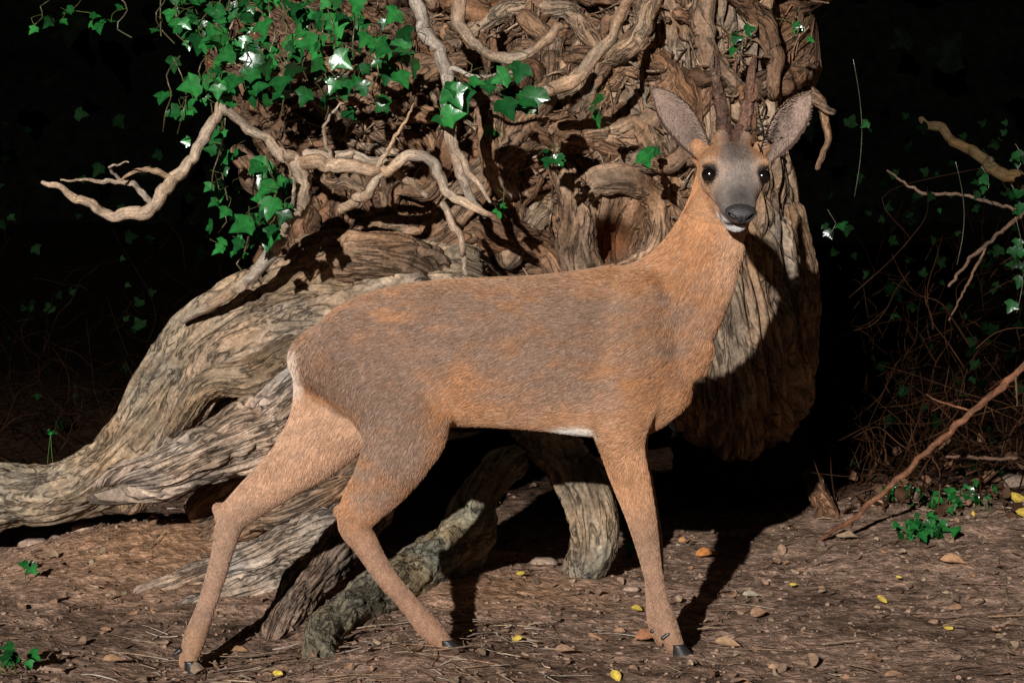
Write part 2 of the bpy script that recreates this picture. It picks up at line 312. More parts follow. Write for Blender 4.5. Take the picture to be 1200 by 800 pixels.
cl=[(215,20,.8,40,26,20,.036),(255,60,.75,40,40,28,.04),(295,95,.65,40,26,20,.045),(330,50,.75,60,30,24,.042),(400,50,.65,55,30,26,.042),(415,105,.6,45,20,16,.038),(470,70,.6,28,26,10,.045),
 (300,15,.85,60,24,22,.038),(225,110,.8,30,36,12,.034),(370,5,.85,60,16,14,.038),(120,15,1.0,40,16,6,.032),(60,20,1.0,24,12,3,.03),
 (320,215,.62,16,26,12,.042),(300,268,.65,22,16,9,.042),(325,238,.62,10,12,4,.052),(280,290,.8,14,12,5,.03),(540,100,.6,20,14,4,.056),(590,98,.6,26,12,7,.044),(622,112,.6,12,10,3,.046),(512,140,.65,10,8,2,.045),
 (650,182,.8,12,10,6,.034),(703,127,.8,12,8,3,.04),(762,178,.85,14,6,3,.038),(860,45,.9,18,10,4,.03),(935,35,.95,16,9,4,.028),(588,238,.8,8,8,2,.028),(575,150,.75,12,8,2,.03),(440,25,.7,26,20,10,.038),(260,180,.8,14,46,12,.03),(255,240,.85,10,26,5,.028)]
for (a,b_,y_,sx,sy,n_,sz) in cl:
    C=np.array([P(a+rs.normal()*sx*.62,b_+rs.normal()*sy*.62,y_+rs.uniform(-.12,.12)) for _ in range(n_)])
    Nn=np.stack([rs.normal(-.1,.55,n_),-1+rs.normal(0,.35,n_),rs.normal(.45,.5,n_)],1)
    S=sz*rs.uniform(.5,1.25,n_)
    g=rs.rand(n_)[:,None]**1.3; col=np.array([.006,.05,.012])*(1-g)+np.array([.024,.17,.034])*g
    inst(ivy,Tv,Tf,C,Nn,rs.normal(0,.9,n_),S,col)
    for q_ in C[::2]:   # leaf stalks
        tube(ivy,[q_,q_+np.array([rs.normal(0,.012),.02,.02]),q_+np.array([rs.normal(0,.02),.05,.03])],[.0009]*3,n=4,step=.015,tint=(.08,.10,.03))
    for _ in range(max(1,n_//6)):
        a0=a+rs.normal()*sx*.4; b0=b_-sy-rs.uniform(0,20)
        l=[(a0+rs.normal()*6,b0+(sy*2+16)*t,y_+rs.normal()*.02) for t in np.linspace(0,1,5)]
        tube(ivy,PT(l),[.0016]*5,n=5,step=.02,tint=(.09,.08,.04))
ivy.build('ivy_plant',M_leaf)
# ------------------------------------------------------------------ background undergrowth
und=MB()
for _ in range(420):
    right=rs.rand()<.68
    a=rs.uniform(970,1240) if right else rs.uniform(-60,300); yy=rs.uniform(1.6,3.6)
    base_=P(a,0,yy); base_[2]=float(gh(base_[0],yy))-.02+ (rs.rand()**2.4)*.6
    ang=rs.uniform(-1.4,1.4); h=rs.uniform(.08,.5); pts=[base_]
    d=np.array([math.sin(ang),rs.normal(0,.2),abs(math.cos(ang))])
    for k in range(5):
        pts.append(pts[-1]+d*h/5); d=nz(d+rs.normal(0,.4,3))
    if abs(pts[-1][0])<.45: continue
    c0=np.array([.085,.04,.022])*rs.uniform(.12,1.1)/(1+(yy-1.6)*1.2)*(1 if right else .4)/(1+max(0,pts[-1][2]-.3)*3)  # stems dim with depth and height: light falloff put into the tint
    r=rs.uniform(.0010,.0030)
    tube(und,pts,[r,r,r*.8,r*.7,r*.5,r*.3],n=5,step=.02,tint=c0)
    if rs.rand()<.5:
        q0=pts[3]; tube(und,[q0,q0+d*.06+rs.normal(0,.04,3),q0+d*.12+rs.normal(0,.06,3)],[r*.6,r*.5,r*.3],n=5,step=.03,tint=c0)
n_=320
a=np.where(rs.rand(n_)<.7,rs.uniform(965,1260,n_),rs.uniform(-60,280,n_)); yy=rs.uniform(1.8,3.6,n_)
C=np.array([P(a[k],rs.uniform(130,560),yy[k]) for k in range(n_)])
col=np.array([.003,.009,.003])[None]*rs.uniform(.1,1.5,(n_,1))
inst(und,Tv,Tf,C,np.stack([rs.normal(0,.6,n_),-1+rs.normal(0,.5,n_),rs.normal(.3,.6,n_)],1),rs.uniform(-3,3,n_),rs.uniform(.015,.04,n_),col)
n_=260; x_=rs.uniform(.75,1.6,n_); y_=rs.uniform(1.5,3.2,n_); C=np.stack([x_,y_,gh(x_,y_)+.01],1)   # leaf drift under the thicket
inst(und,Ov,Of,C,np.stack([rs.normal(0,.6,n_),rs.normal(-.4,.5,n_),np.ones(n_)],1),rs.uniform(-3,3,n_),rs.uniform(.02,.06,n_),np.array([.11,.06,.035])*rs.uniform(.2,1.3,(n_,1)),curl=rs.normal(0,1.2,n_))
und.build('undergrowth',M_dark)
edge=MB()
for (a,b_,y_,sx,sy,n_,sz) in [(1190,310,1.5,12,28,9,.036),(1185,232,1.5,14,8,5,.03),(1190,185,1.5,10,8,3,.03),(970,262,1.6,12,8,4,.026),(1000,150,1.8,40,40,3,.026),(1150,215,1.7,10,10,3,.026),(1120,250,1.8,30,30,3,.022)]:
    C=np.array([P(a+rs.normal()*sx*.7,b_+rs.normal()*sy*.7,y_+rs.normal()*.05) for _ in range(n_)])
    col=np.array([.008,.05,.012])*rs.uniform(.2,1.2,(n_,1))
    inst(edge,Tv,Tf,C,np.stack([rs.normal(0,.5,n_),-1+rs.normal(0,.4,n_),rs.normal(.4,.5,n_)],1),rs.normal(0,.8,n_),sz*rs.uniform(.6,1.2,n_),col)
    l=[(a+10*math.sin(t*3),b_-sy*2+t*sy*4,y_) for t in np.linspace(0,1,5)]; tube(edge,PT(l),[.0013]*5,n=5,step=.03,tint=(.03,.03,.012))
edge.build('bramble_bush',M_leaf)
th=MB()
A=np.linspace(-.2,math.pi+.2,160); Hh=np.linspace(-1,7,60); AA,HH=np.meshgrid(A,Hh)
p=np.stack([AA.ravel()*3,HH.ravel(),0*AA.ravel()],1); r_=8+1.2*fbm(p*1.1,4)+.03*HH.ravel()
V=np.stack([np.cos(AA.ravel())*r_*1.5,np.sin(AA.ravel())*r_,HH.ravel()+.4*fbm(p*2+5,3)],1)
i=np.arange(59)[:,None]*160; j=np.arange(159)[None,:]
th.add(V,[np.stack([i+j,i+j+1,i+161+j,i+160+j],-1).reshape(-1,4)],(.0008,.0008,.0007))  # backdrop coloured near black in place of unlit distance
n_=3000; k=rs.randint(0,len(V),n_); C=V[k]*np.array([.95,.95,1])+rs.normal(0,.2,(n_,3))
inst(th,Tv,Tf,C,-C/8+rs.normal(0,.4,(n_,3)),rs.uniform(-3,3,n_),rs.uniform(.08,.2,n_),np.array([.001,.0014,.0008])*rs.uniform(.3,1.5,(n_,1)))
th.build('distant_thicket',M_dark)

# ------------------------------------------------------------------ litter
lit=MB()
def scat(n_,y0,y1,marg=1.3):
    y_=rs.uniform(y0,y1,n_); x_=rs.uniform(-1,1,n_)*(1.0+.2*(y_+.5))*marg; return x_,y_,groundz(x_,y_)
n_=1700; x_,y_,z_=scat(n_,-.6,2.3)
C=np.stack([x_,y_,z_+.005],1); pal=np.array([[.24,.15,.10],[.18,.115,.08],[.33,.235,.155],[.13,.085,.06],[.30,.17,.10]])
inst(lit,Ov,Of,C,np.stack([rs.normal(0,.45,n_),rs.normal(-.1,.45,n_),np.ones(n_)],1),rs.uniform(-3,3,n_),rs.uniform(.007,.024,n_)+.02*rs.rand(n_)**4,pal[rs.randint(0,5,n_)],curl=rs.normal(0,1.3,n_))
for (a,b_,sz,c) in [(745,762,.055,(.40,.18,.09)),(838,762,.05,(.42,.26,.15)),(815,662,.06,(.5,.2,.06)),(1102,676,.065,(.4,.22,.12)),(870,705,.04,(.35,.3,.22)),(795,648,.045,(.42,.2,.08)),(980,650,.06,(.3,.2,.13)),(700,690,.04,(.33,.2,.13)),(650,780,.04,(.35,.22,.14)),(1120,610,.06,(.26,.2,.14)),(900,790,.03,(.4,.25,.15)),(120,770,.04,(.38,.22,.12)),(270,750,.035,(.35,.2,.1))]:
    y0=(0.9/((b_-206)/F))-5; p_=P(a,b_,y0); p_[2]=float(groundz(p_[0],p_[1])[0])+.012
    inst(lit,Ov,Of,[p_],[[.1,-.55,1]],[rs.uniform(1.2,2.0)],[sz],np.array([c]),curl=[rs.uniform(.6,1.4)])
lit.build('leaf_litter',M_dry)
yl=MB()
for (a,b_,sz) in [(740,724,.026),(1028,709,.026),(600,769,.022),(1105,741,.022),(718,799,.03),(320,788,.022),(420,687,.03),(605,700,.02),(1182,612,.08),(1190,634,.05),(545,755,.014),(1050,690,.013),(925,697,.016),(1140,640,.018)]:
    y0=(0.9/((b_-206)/F))-5; p_=P(a,b_,y0); p_[2]=float(groundz(p_[0],p_[1])[0])+.012+sz*.12
    inst(yl,Ov,Of,[p_],[[rs.normal(0,.3),-.75,1]],[rs.uniform(0.3,2.7)],[sz],np.array([(.66,.47,.08)])*rs.uniform(.6,1.0),curl=[rs.uniform(-.6,.8)])
yl.build('yellow_fallen_leaves',M_dry)
tw=MB()
for _ in range(800):
    x_,y_,z_=scat(1,-.6,2.0); x_=x_[0];y_=y_[0]; a=rs.uniform(0,math.pi); L_=rs.uniform(.012,.08)*rs.choice([1,1,1,2]); r=rs.uniform(.0005,.0018)
    if rs.rand()<.35: x_=rs.uniform(-.75,.1); y_=rs.uniform(-.4,.3)
    d=np.array([math.cos(a),math.sin(a)])
    px=[np.array([x_,y_])+d*L_*t+rs.normal(0,L_*.07,2) for t in (0,.5,1)]
    pts=[np.array([q_[0],q_[1],gh(q_[0],q_[1])+.005+rs.uniform(0,.007)]) for q_ in px]
    tube(tw,pts,[r,r,r*.6],n=5,step=.015,tint=np.array([(.26,.17,.11),(.16,.1,.07),(.36,.27,.2)][rs.randint(3)]),amp=.1)
tw.build('scattered_twigs',M_twig)
stn=MB()
def ico(sub):
    bm=bmesh.new(); bmesh.ops.create_icosphere(bm,subdivisions=sub,radius=1); v_=np.array([v.co[:] for v in bm.verts]); f_=np.array([[v.index for v in f.verts] for f in bm.faces]); bm.free(); return v_,f_
iv,jf=ico(1); iv2,jf2=ico(2)
n_=8000; x_,y_,z_=scat(n_,-.65,1.9)
sz=.0014+.0045*rs.rand(n_)**4
for k in range(n_):
    big=sz[k]>.0035
    t=iv2 if big else iv
    v=t*(sz[k]*rs.uniform(.6,1.3,3)*np.array([1,1,.7]))*(1+.3*rs.rand(len(t),1)); c=np.array([.27,.18,.13])*rs.uniform(.5,1.25)
    stn.add(v+[x_[k],y_[k],z_[k]+sz[k]*.15],[jf2 if big else jf],c)
for (a,b_,y0,s) in [(635,660,.95,.028),(1060,588,1.9,.035),(1140,592,1.8,.035),(1185,505,2.3,.05),(100,640,1.1,.025),(40,650,1.1,.03),(740,690,.7,.016),(1120,560,2.0,.03)]:
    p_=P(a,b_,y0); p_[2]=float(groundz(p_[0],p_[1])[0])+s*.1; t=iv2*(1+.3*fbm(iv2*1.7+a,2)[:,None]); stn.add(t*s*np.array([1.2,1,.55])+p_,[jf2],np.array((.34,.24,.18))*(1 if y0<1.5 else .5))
stn.build('stones_and_soil_crumbs',M_stone)
pl=MB()
for (a,b_,sx,sy,n_,s) in [(1080,640,26,12,44,.022),(1110,615,30,9,30,.019),(1052,605,12,9,14,.018),(740,655,5,4,3,.02),(18,772,14,5,12,.02),(32,690,6,4,4,.018),(60,505,6,3,4,.015),(1150,600,20,6,8,.016)]:
    y0=(0.9/((b_+12-206)/F))-5
    y0=min(y0,2.2)
    C=np.array([P(a+rs.normal()*sx*.7,b_+rs.normal()*sy*.6,y0+rs.normal()*.05) for _ in range(n_)])
    for q_ in C: q_[2]=max(q_[2],float(gh(q_[0],q_[1]))+.015+.03*rs.rand())
    inst(pl,Tv,Tf,C,np.stack([rs.normal(0,.6,n_),-1+rs.normal(0,.4,n_),rs.normal(.9,.4,n_)],1),rs.uniform(-2,2,n_),s*rs.uniform(.5,1.4,n_),np.array([.015,.11,.022])*rs.uniform(.25,1.2,(n_,1)))
    for q_ in C[::2]:
        g0=np.array([q_[0]+rs.normal()*.01,q_[1]+.01,float(gh(q_[0],q_[1]))-.005]); tube(pl,[g0,(g0+q_)/2+rs.normal(0,.004,3),q_],[.001]*3,n=4,step=.02,tint=(.08,.14,.04))
pl.build('ground_ivy_plant',M_leaf)

# ------------------------------------------------------------------ ROE DEER
deer=bpy.data.objects.new('roe_deer',None); scene.collection.objects.link(deer)
body=MB()
def dt(l,rp,rl,lat=(0,1,0),n=40,step=.008,metres=False):
    """l: centres; rp: in-plane radius; rl: lateral radius"""
    pts=np.array(PT(l)) if not metres else np.array(l,float)
    k=np.array([K(q[2]) for q in l]) if not metres else np.ones(len(l))
    A=np.column_stack([pts,np.array(rl)*k,np.array(rp)*k]); c,s=spline(A,step); R=np.maximum(c[:,3:5],.002); c=c[:,:3]
    T=np.gradient(c,axis=0); T/=np.linalg.norm(T,axis=1)[:,None]
    L=np.array(lat,float)[None]-T*(T@np.array(lat,float))[:,None]; L/=np.linalg.norm(L,axis=1)[:,None]
    c0,T0,s0,R0=caps(c,T,s,R); L0=np.vstack([L[:1]]*3+[L]+[L[-1:]]*3)
    V,f,_,_=tubegeo(c0,T0,L0,R0,n); body.add(V,f,(1,1,1))
tr=[(372,382,458,40),(400,355,482,54),(450,336,498,66),(510,328,500,72),(570,325,501,77),(630,322,505,79),(690,315,512,74),(735,309,514,64),(770,318,492,52),(788,340,455,38)]
dt([(a,(t+b_)/2,0.0) for a,t,b_,w in tr],[(b_-t)/2 for a,t,b_,w in tr],[w for *_,w in tr],n=64)
dt([(715,388,0),(758,366,0),(792,338,0),(816,304,0),(833,270,.0),(845,238,.0),(852,208,.0)],[64,60,53,45,40,37,35],[54,48,42,36,33,32,33],n=56)
dt([(765,430,-.0),(802,385,0),(832,335,0),(848,290,0)],[42,36,28,24],[40,36,30,26],n=40)
for sgn,yy in ((-1,-.055),(1,.05)):
    dt([(418,402,yy),(442,435,yy),(470,480,yy)],[50,60,56],[34,39,36])
    dt([(756,345,yy*.9),(742,400,yy*1.1),(728,460,yy*1.1)],[34,48,42],[30,37,33])
NH=[(455,440,-.06),(478,490,-.07),(466,528,-.085),(448,562,-.09),(426,592,-.09),(416,614,-.09),(430,640,-.09),(452,675,-.095),(480,708,-.1),(503,735,-.1),(520,753,-.1)]
dt(NH,[62,52,44,35,27,21,15.5,13,12,14,11],[38,36,31,25,20,15.5,12,10.5,10,12.5,11])
dt([(400,598,-.09),(412,612,-.09),(426,632,-.09)],[9,12,9],[8,9,8])
FH=[(404,422,.045),(394,480,.05),(366,523,.05),(330,557,.045),(292,588,.04),(272,608,.04),(264,634,.04),(254,672,.035),(241,712,.03),(228,748,.03),(220,775,.03)]
dt(FH,[62,56,42,29,22,18.5,14,12,11.5,13.5,11],[36,34,28,22,18,15,12,10.5,10.5,12.5,11])
dt([(257,596,.04),(263,612,.04),(262,632,.04)],[8,10,8],[8,9,8])
NF=[(735,440,-.06),(728,490,-.065),(730,525,-.065),(740,565,-.06),(750,600,-.055),(757,630,-.05),(764,665,-.045),(773,705,-.04),(782,734,-.04),(791,756,-.045)]
dt(NF,[48,38,27,22,18.5,15.5,12,11,13,11],[32,30,24,19,16.5,13.5,10.5,10.5,12.5,11])
FFt=[(738,440,.06),(731,490,.065),(733,525,.065),(744,565,.06),(754,600,.055),(762,630,.05),(766,665,.05),(768,705,.05),(771,728,.05),(778,748,.05)]
dt(FFt,[46,36,26,21,17.5,14.5,12,11,12.5,11],[32,30,24,19,16,13.5,10.5,10.5,12.5,11])
# head
eyemid=P(862,205,-.085); f=nz([.075,-.90,-.42]); r=nz(np.cross(f,[0.03,0,1])); u=np.cross(r,f)
O=eyemid-f*.078-u*.022
def H(s,l,w): return O+f*s+r*l+u*w
def ht(secs,n=48):
    pts=[H(s,l,w) for s,l,w,a,b_ in secs]; dt(pts,[q[4] for q in secs],[q[3] for q in secs],lat=r,n=n,step=.005,metres=True)
ht([(-.02,0,.0,.044,.040),(.01,0,.008,.059,.050),(.045,0,.009,.064,.054),(.076,0,.004,.056,.048),(.10,0,-.005,.044,.040),(.12,0,-.012,.036,.032),(.138,0,-.016,.033,.026),(.150,0,-.018,.029,.021)])
ht([(-.01,0,-.03,.045,.04),(.04,0,-.038,.043,.034),(.08,0,-.044,.034,.024),(.112,0,-.049,.027,.017),(.134,0,-.0525,.022,.0125)])
for sg in (-1,1):
    ht([(.03,sg*.045,.03,.018,.016),(.06,sg*.048,.038,.016,.012),(.08,sg*.044,.035,.011,.009)],20)
    ht([(.01,sg*.02,.04,.015,.015),(.014,sg*.021,.07,.013,.013)],20)
    ht([(.115,sg*.016,-.033,.014,.013),(.142,sg*.015,-.036,.013,.011)],20)
    dt([H(-.01,sg*.045,.02),H(-.012,sg*.063,.038)],[.022,.015],[.022,.015],lat=(0,1,0),n=20,metres=True)
o=body.build('body',M_skin)
md=o.modifiers.new('r','REMESH'); md.mode='VOXEL'; md.voxel_size=.0042
md=o.modifiers.new('s','SMOOTH'); md.factor=.5; md.iterations=5
dg=bpy.context.evaluated_depsgraph_get(); me=bpy.data.meshes.new_from_object(o.evaluated_get(dg)); o.modifiers.clear(); o.data=me; o.parent=deer
me.name='body'; me.materials.clear(); me.materials.append(M_skin)
nv=len(me.vertices); V=np.empty(nv*3); me.vertices.foreach_get('co',V); V=V.reshape(-1,3)
k0=K(0)
def uv(p): return 600+p[:,0]/k0, 206+(.9-p[:,2])/k0     # body-fixed measuring grid
E=np.empty(len(me.edges)*2,dtype=np.int32); me.edges.foreach_get('vertices',E); E=E.reshape(-1,2)
U,W=uv(V); wt=((1-sm(500,560,W))*(1-sm(790,830,U)))[:,None]; wr=((1-sm(450,520,W))*(1-sm(440,560,U)))[:,None]
deg=np.bincount(E.ravel(),minlength=nv)[:,None]
for it in range(150):
    acc=np.stack([np.bincount(E[:,0],V[E[:,1],k],nv)+np.bincount(E[:,1],V[E[:,0],k],nv) for k in range(3)],1)/deg
    V=V+(acc-V)*.6*(wt if it<36 else wr)
me.vertices.foreach_set('co',V.ravel()); me.update()
NN=np.empty(nv*3); me.vertices.foreach_get('normal',NN); NN=NN.reshape(-1,3)
def hl(p): d=p-O; return d@f,d@r,d@u
def ell(U,W,a,b_,ra,rb): return np.exp(-(((U-a)/ra)**2+((W-b_)/rb)**2)**1.3)
bodybv=BVHTree.FromPolygons([tuple(a) for a in V],[list(p_.vertices) for p_ in me.polygons])
eyes=[]
for sg in (-1,1):
    o_=H(.3,sg*.047,.023); h_=bodybv.ray_cast(Vector(o_),Vector(-f))
    hp=np.array(h_[0]) if h_[0] is not None else H(.08,sg*.047,.023)
    eyes.append(hp-f*.006+r*sg*.0015)
def mixc(a,b_,w): return a*(1-w[:,None])+b_*w[:,None]
def headmask(hs,w,z): return sm(0,.02,hs-(.02-.05*sm(0,.035,w)))*sm(-.078,-.068,w)*(z>.77)
ORG=np.array([.50,.24,.11]); GRY=np.array([.245,.165,.125]); PL=np.array([.54,.33,.205])
PADC=(.166,0,-.0145)
def furcol(p):
    U,W=uv(p); n1=fbm(p*8,4); n2=fbm(p*np.array([22,22,50]),4); n3=fbm(p*140,2)
    c=np.tile(ORG,(len(p),1))
    g=np.maximum.reduce([ell(U,W,415,415,105,90),ell(U,W,590,372,210,78),ell(U,W,462,500,68,100),ell(U,W,765,385,60,60)*.6,ell(U,W,640,430,110,60)*.55])
    side=1-(p[:,1]>.0)*sm(440,460,W)
    g=np.clip(g*1.15*side+(n1*.7+n2*.9)*sm(.02,.3,g*side),0,1)
    c=mixc(c,GRY,g*.88)
    low=sm(440,510,W+n1*30)*sm(500,560,U)*(1-sm(780,820,U)); c=mixc(c,PL,low*.35)
    top=sm(356,328,W+n2*16)*sm(380,430,U)*(1-sm(700,760,U)); c=mixc(c,np.array([.36,.19,.10]),top*.6)
    fl=np.clip(n2*2.4-.15,0,1)*sm(450,350,W)*(1-sm(480,580,U)); c=mixc(c,np.array([.46,.22,.10]),fl*.7)
    fh=(p[:,1]>-.01)*sm(445,480,W)*(1-sm(460,480,U)); c=mixc(c,np.array([.56,.345,.225]),fh*.85)
    leg=sm(560,640,W+n1*15); c=mixc(c,np.array([.34,.21,.145]),leg*.8)
    ft=sm(725,750,W); c=mixc(c,np.array([.40,.225,.13]),ft*.6)
    thr=ell(U,W,864,300,24,45)*1.2; c=mixc(c,np.array([.58,.35,.22]),np.clip(thr,0,.7))
    w_=sm(358,346,U+n2*6)*sm(395,420,W)*(1-sm(452,475,W)); c=mixc(c,np.array([.80,.64,.52]),w_*.85)
    w_=np.clip(ell(U,W,674,508,22,9)*1.5,0,1); c=mixc(c,np.array([.85,.78,.7]),w_)
    hs,l,w=hl(p); la=np.abs(l)
    isf=headmask(hs,w,p[:,2])
    fc=np.tile(np.array([.47,.245,.125]),(len(p),1))
    gm=np.exp(-(la/(.027+.012*sm(.03,.09,hs)))**4)*sm(.0,.04,hs)*sm(-.03,.0,w)+sm(.10,.13,hs); gm=np.clip(gm+n2*.5*sm(.02,.1,gm),0,1)
    fc=mixc(fc,np.array([.25,.215,.195]),gm*.92)
    dk=sm(.11,.14,hs)*sm(-.04,-.02,w)*np.exp(-(la/.022)**4); fc=mixc(fc,np.array([.07,.065,.065]),dk*.75)
    fk=np.exp(-(la/.026)**2)*sm(.03,.05,w)*(1-sm(.07,.095,hs)); fc=mixc(fc,np.array([.10,.072,.06]),fk*.8)
    chk=np.exp(-((la-.034)/.014)**2)*np.exp(-((hs-.10)/.018)**2)*.5; fc=mixc(fc,np.array([.42,.33,.28]),chk)
    ch=sm(-.044,-.049,w)*sm(.085,.11,hs); fc=mixc(fc,np.array([.72,.69,.66]),ch)
    wl=sm(.014,.020,la)*sm(-.029,-.034,w)*sm(.12,.135,hs); fc=mixc(fc,np.array([.72,.69,.66]),wl*.9)
    mo=np.exp(-((w+.0435)/.0030)**2)*sm(.105,.12,hs); fc=mixc(fc,np.array([.02,.015,.015]),mo)
    for e in eyes:
        de=np.linalg.norm(p-e,axis=1); fc=mixc(fc,np.array([.025,.018,.016]),(1-sm(.017,.024,de)))
        fc=mixc(fc,np.array([.52,.38,.28]),np.exp(-((de-.029)/.005)**2)*.4)
    c=c*(1-isf[:,None])+fc*isf[:,None]
    sp=np.clip(n3*.5+n2*.45,-.6,.6); c=c*(1+sp[:,None]*.5)
    return np.clip(c,0.004,.95)
C=furcol(V); C4=np.hstack([C*.7,np.ones((nv,1))])
for nm in ('tint','grain'):
    a=me.attributes.get(nm)
    if a: me.attributes.remove(a)
a=me.attributes.new('tint','FLOAT_COLOR','POINT'); a.data.foreach_set('color',C4.ravel().astype(np.float32))
me.polygons.foreach_set('use_smooth',[True]*len(me.polygons)); me.update()
# ears
hair_extra=[]
ears=MB()
for sg,tipuv,baseuv in ((-1,(765,102),(826,180)),(1,(951,108),(895,182))):
    b0=P(*baseuv,-.005); t0=P(*tipuv,-.02); ax=t0-b0; Ln=np.linalg.norm(ax); ax=ax/Ln
    fn=nz([sg*.25,-1,.05]); fn=nz(fn-ax*np.dot(fn,ax)); wd=np.cross(ax,fn)
    nu,nw=30,21; t=np.linspace(0,1,nu); s=np.linspace(-1,1,nw)
    Tt,Ss=np.meshgrid(t,s,indexing='ij')
    wpro=np.interp(t,[0,.1,.25,.4,.55,.7,.82,.92,1],[.015,.021,.028,.032,.032,.027,.019,.010,.001])
    bow=.010*np.sin(Tt*math.pi)
    Wd=wpro[:,None]*Ss; cup=(1.3*np.exp(-Tt*2.2)+.6)*wpro[:,None]*(Ss**2)-.35*wpro[:,None]
    rip=.0018*np.sin(Tt*17+Ss*3)
    v=b0+ax*(Tt*Ln)[...,None]+wd*Wd[...,None]+fn*(cup+rip)[...,None]+np.array([0,0,1.])*(bow*.6)[...,None]
    vb=v-fn*.0035*(1-np.abs(Ss)[...,None]**4)
    i=np.arange(nu-1)[:,None]*nw; j=np.arange(nw-1)[None,:]; q=np.stack([i+j,i+j+1,i+nw+j+1,i+nw+j],-1).reshape(-1,4)
    e=np.abs(Ss).ravel(); tt=Tt.ravel()
    cin=np.tile([.40,.27,.22],(nu*nw,1)); cin=mixc(cin,np.array([.11,.065,.055]),(1-sm(.0,.7,tt))*.9*(1-e**2))
    nn=fbm(v.reshape(-1,3)*60,3); cin=cin*(1+nn[:,None]*.6)
    cin=mixc(cin,np.array([.08,.05,.04]),np.clip(sm(.74,.92,e)+sm(.92,1,tt),0,1))
    ears.add(v.reshape(-1,3),[q],cin); ears.add(vb.reshape(-1,3),[q[:,::-1]],np.array([.34,.2,.12]))
    for _ in range(5200):
        ti=rs.rand(); si=rs.uniform(-1,1)
        edge_=abs(si)>.84 or ti>.94
        ii=min(int(ti*(nu-1)),nu-2); jj=min(int((si+1)/2*(nw-1)),nw-2)
        pp=v[ii,jj]+(v[ii+1,jj]-v[ii,jj])*rs.rand()+(v[ii,jj+1]-v[ii,jj])*rs.rand()
        if edge_: d=nz(ax*.6+wd*si*.6+fn*.1+rs.normal(0,.15,3)); L_=rs.uniform(.002,.005); c=np.array([.13,.08,.055])*rs.uniform(.5,1.4); c=np.array([.42,.27,.17]) if rs.rand()<.25 else c
        else: d=nz(ax*.9-wd*si*.5+fn*.12+rs.normal(0,.15,3)); L_=rs.uniform(.005,.014)*(1-.5*ti); c=np.array([.47,.35,.28])*rs.uniform(.5,1.2)*(1-.7*(1-abs(si))*(1-ti))
        hair_extra.append((pp,d,L_,c,fn))
ears.build('ears',M_skin,parent=deer)
eb=MB(); sv,sf=ico(4)
for e in eyes: eb.add(sv*.0152+e,[sf],(0,0,0))
eb.build('eyes',M_eye,parent=deer)
nb=MB(); nvv,nf=ico(6)
lx=nvv[:,0]; ly=nvv[:,1]
loc=np.stack([lx*(.029+.005*ly),ly*.0175,nvv[:,2]*.019],1)   # lateral, up, forward
cn=np.tile([.040,.036,.038],(len(nvv),1))
for sg in (-1,1):
    X_=(loc[:,0]-sg*.016); Y_=loc[:,1]+.001-.5*X_*sg*1.0
    dd=(X_/.0075)**2+(Y_/.0042)**2; hh=np.exp(-dd**2)*(nvv[:,2]>0)
    loc[:,2]-=hh*.016; cn*=(1-.93*hh)[:,None]
gr=np.exp(-(loc[:,0]/.0014)**2)*(ly<.1); loc[:,2]-=gr*.003; cn*=(1-.6*gr)[:,None]
loc[:,2]+=.0006*fbm(loc*500,2)
pv=H(*PADC)+loc[:,:1]*r+loc[:,1:2]*u+loc[:,2:3]*f
nb.add(pv,[nf],cn); nb.build('nose',M_nose,parent=deer)
an=MB()
def ant(l,r_,**k):
    kw=dict(n=32,step=.002,amp=.22,fr=1.6,stretch=1.6,groove=.24,tint=(.17,.085,.055),tv=.7,wob=.2); kw.update(k)
    tube(an,PT(l),[q_*K(-.03) for q_ in r_],**kw)
ant([(850,162,-.035),(848,145,-.035),(845,120,-.035),(840,92,-.04),(838,60,-.05)],[9.8,8.8,7.4,5.8,3])
ant([(869,162,-.035),(872,142,-.035),(878,118,-.035),(881,92,-.045),(885,66,-.06)],[9.8,8.6,6.8,5,2.6])
ant([(839,94,-.042),(834,80,-.055),(835,66,-.06)],[4.2,3.2,1.8],tint=(.36,.25,.18))
ant([(851,160,-.036),(850,154,-.036)],[13,11]); ant([(868,160,-.036),(870,154,-.036)],[13,11])
ant([(876,120,-.036),(886,112,-.05),(887,100,-.055)],[4.6,3.4,2])
an.build('antlers',M_horn,parent=deer)
vb_=MB()
for _ in range(22):
    c0=P(890+rs.normal()*6,152+rs.normal()*5,-.05+rs.normal()*.01); d=nz([.7,rs.normal()*.5,rs.normal(0,.5)])
    tube(vb_,[c0,c0+d*.006,c0+d*.012+rs.normal(0,.003,3)],[.002,.0016,.0008],n=6,step=.004,tint=(.05,.035,.025))
vb_.build('shed_velvet',M_horn,parent=deer)
hb=MB()
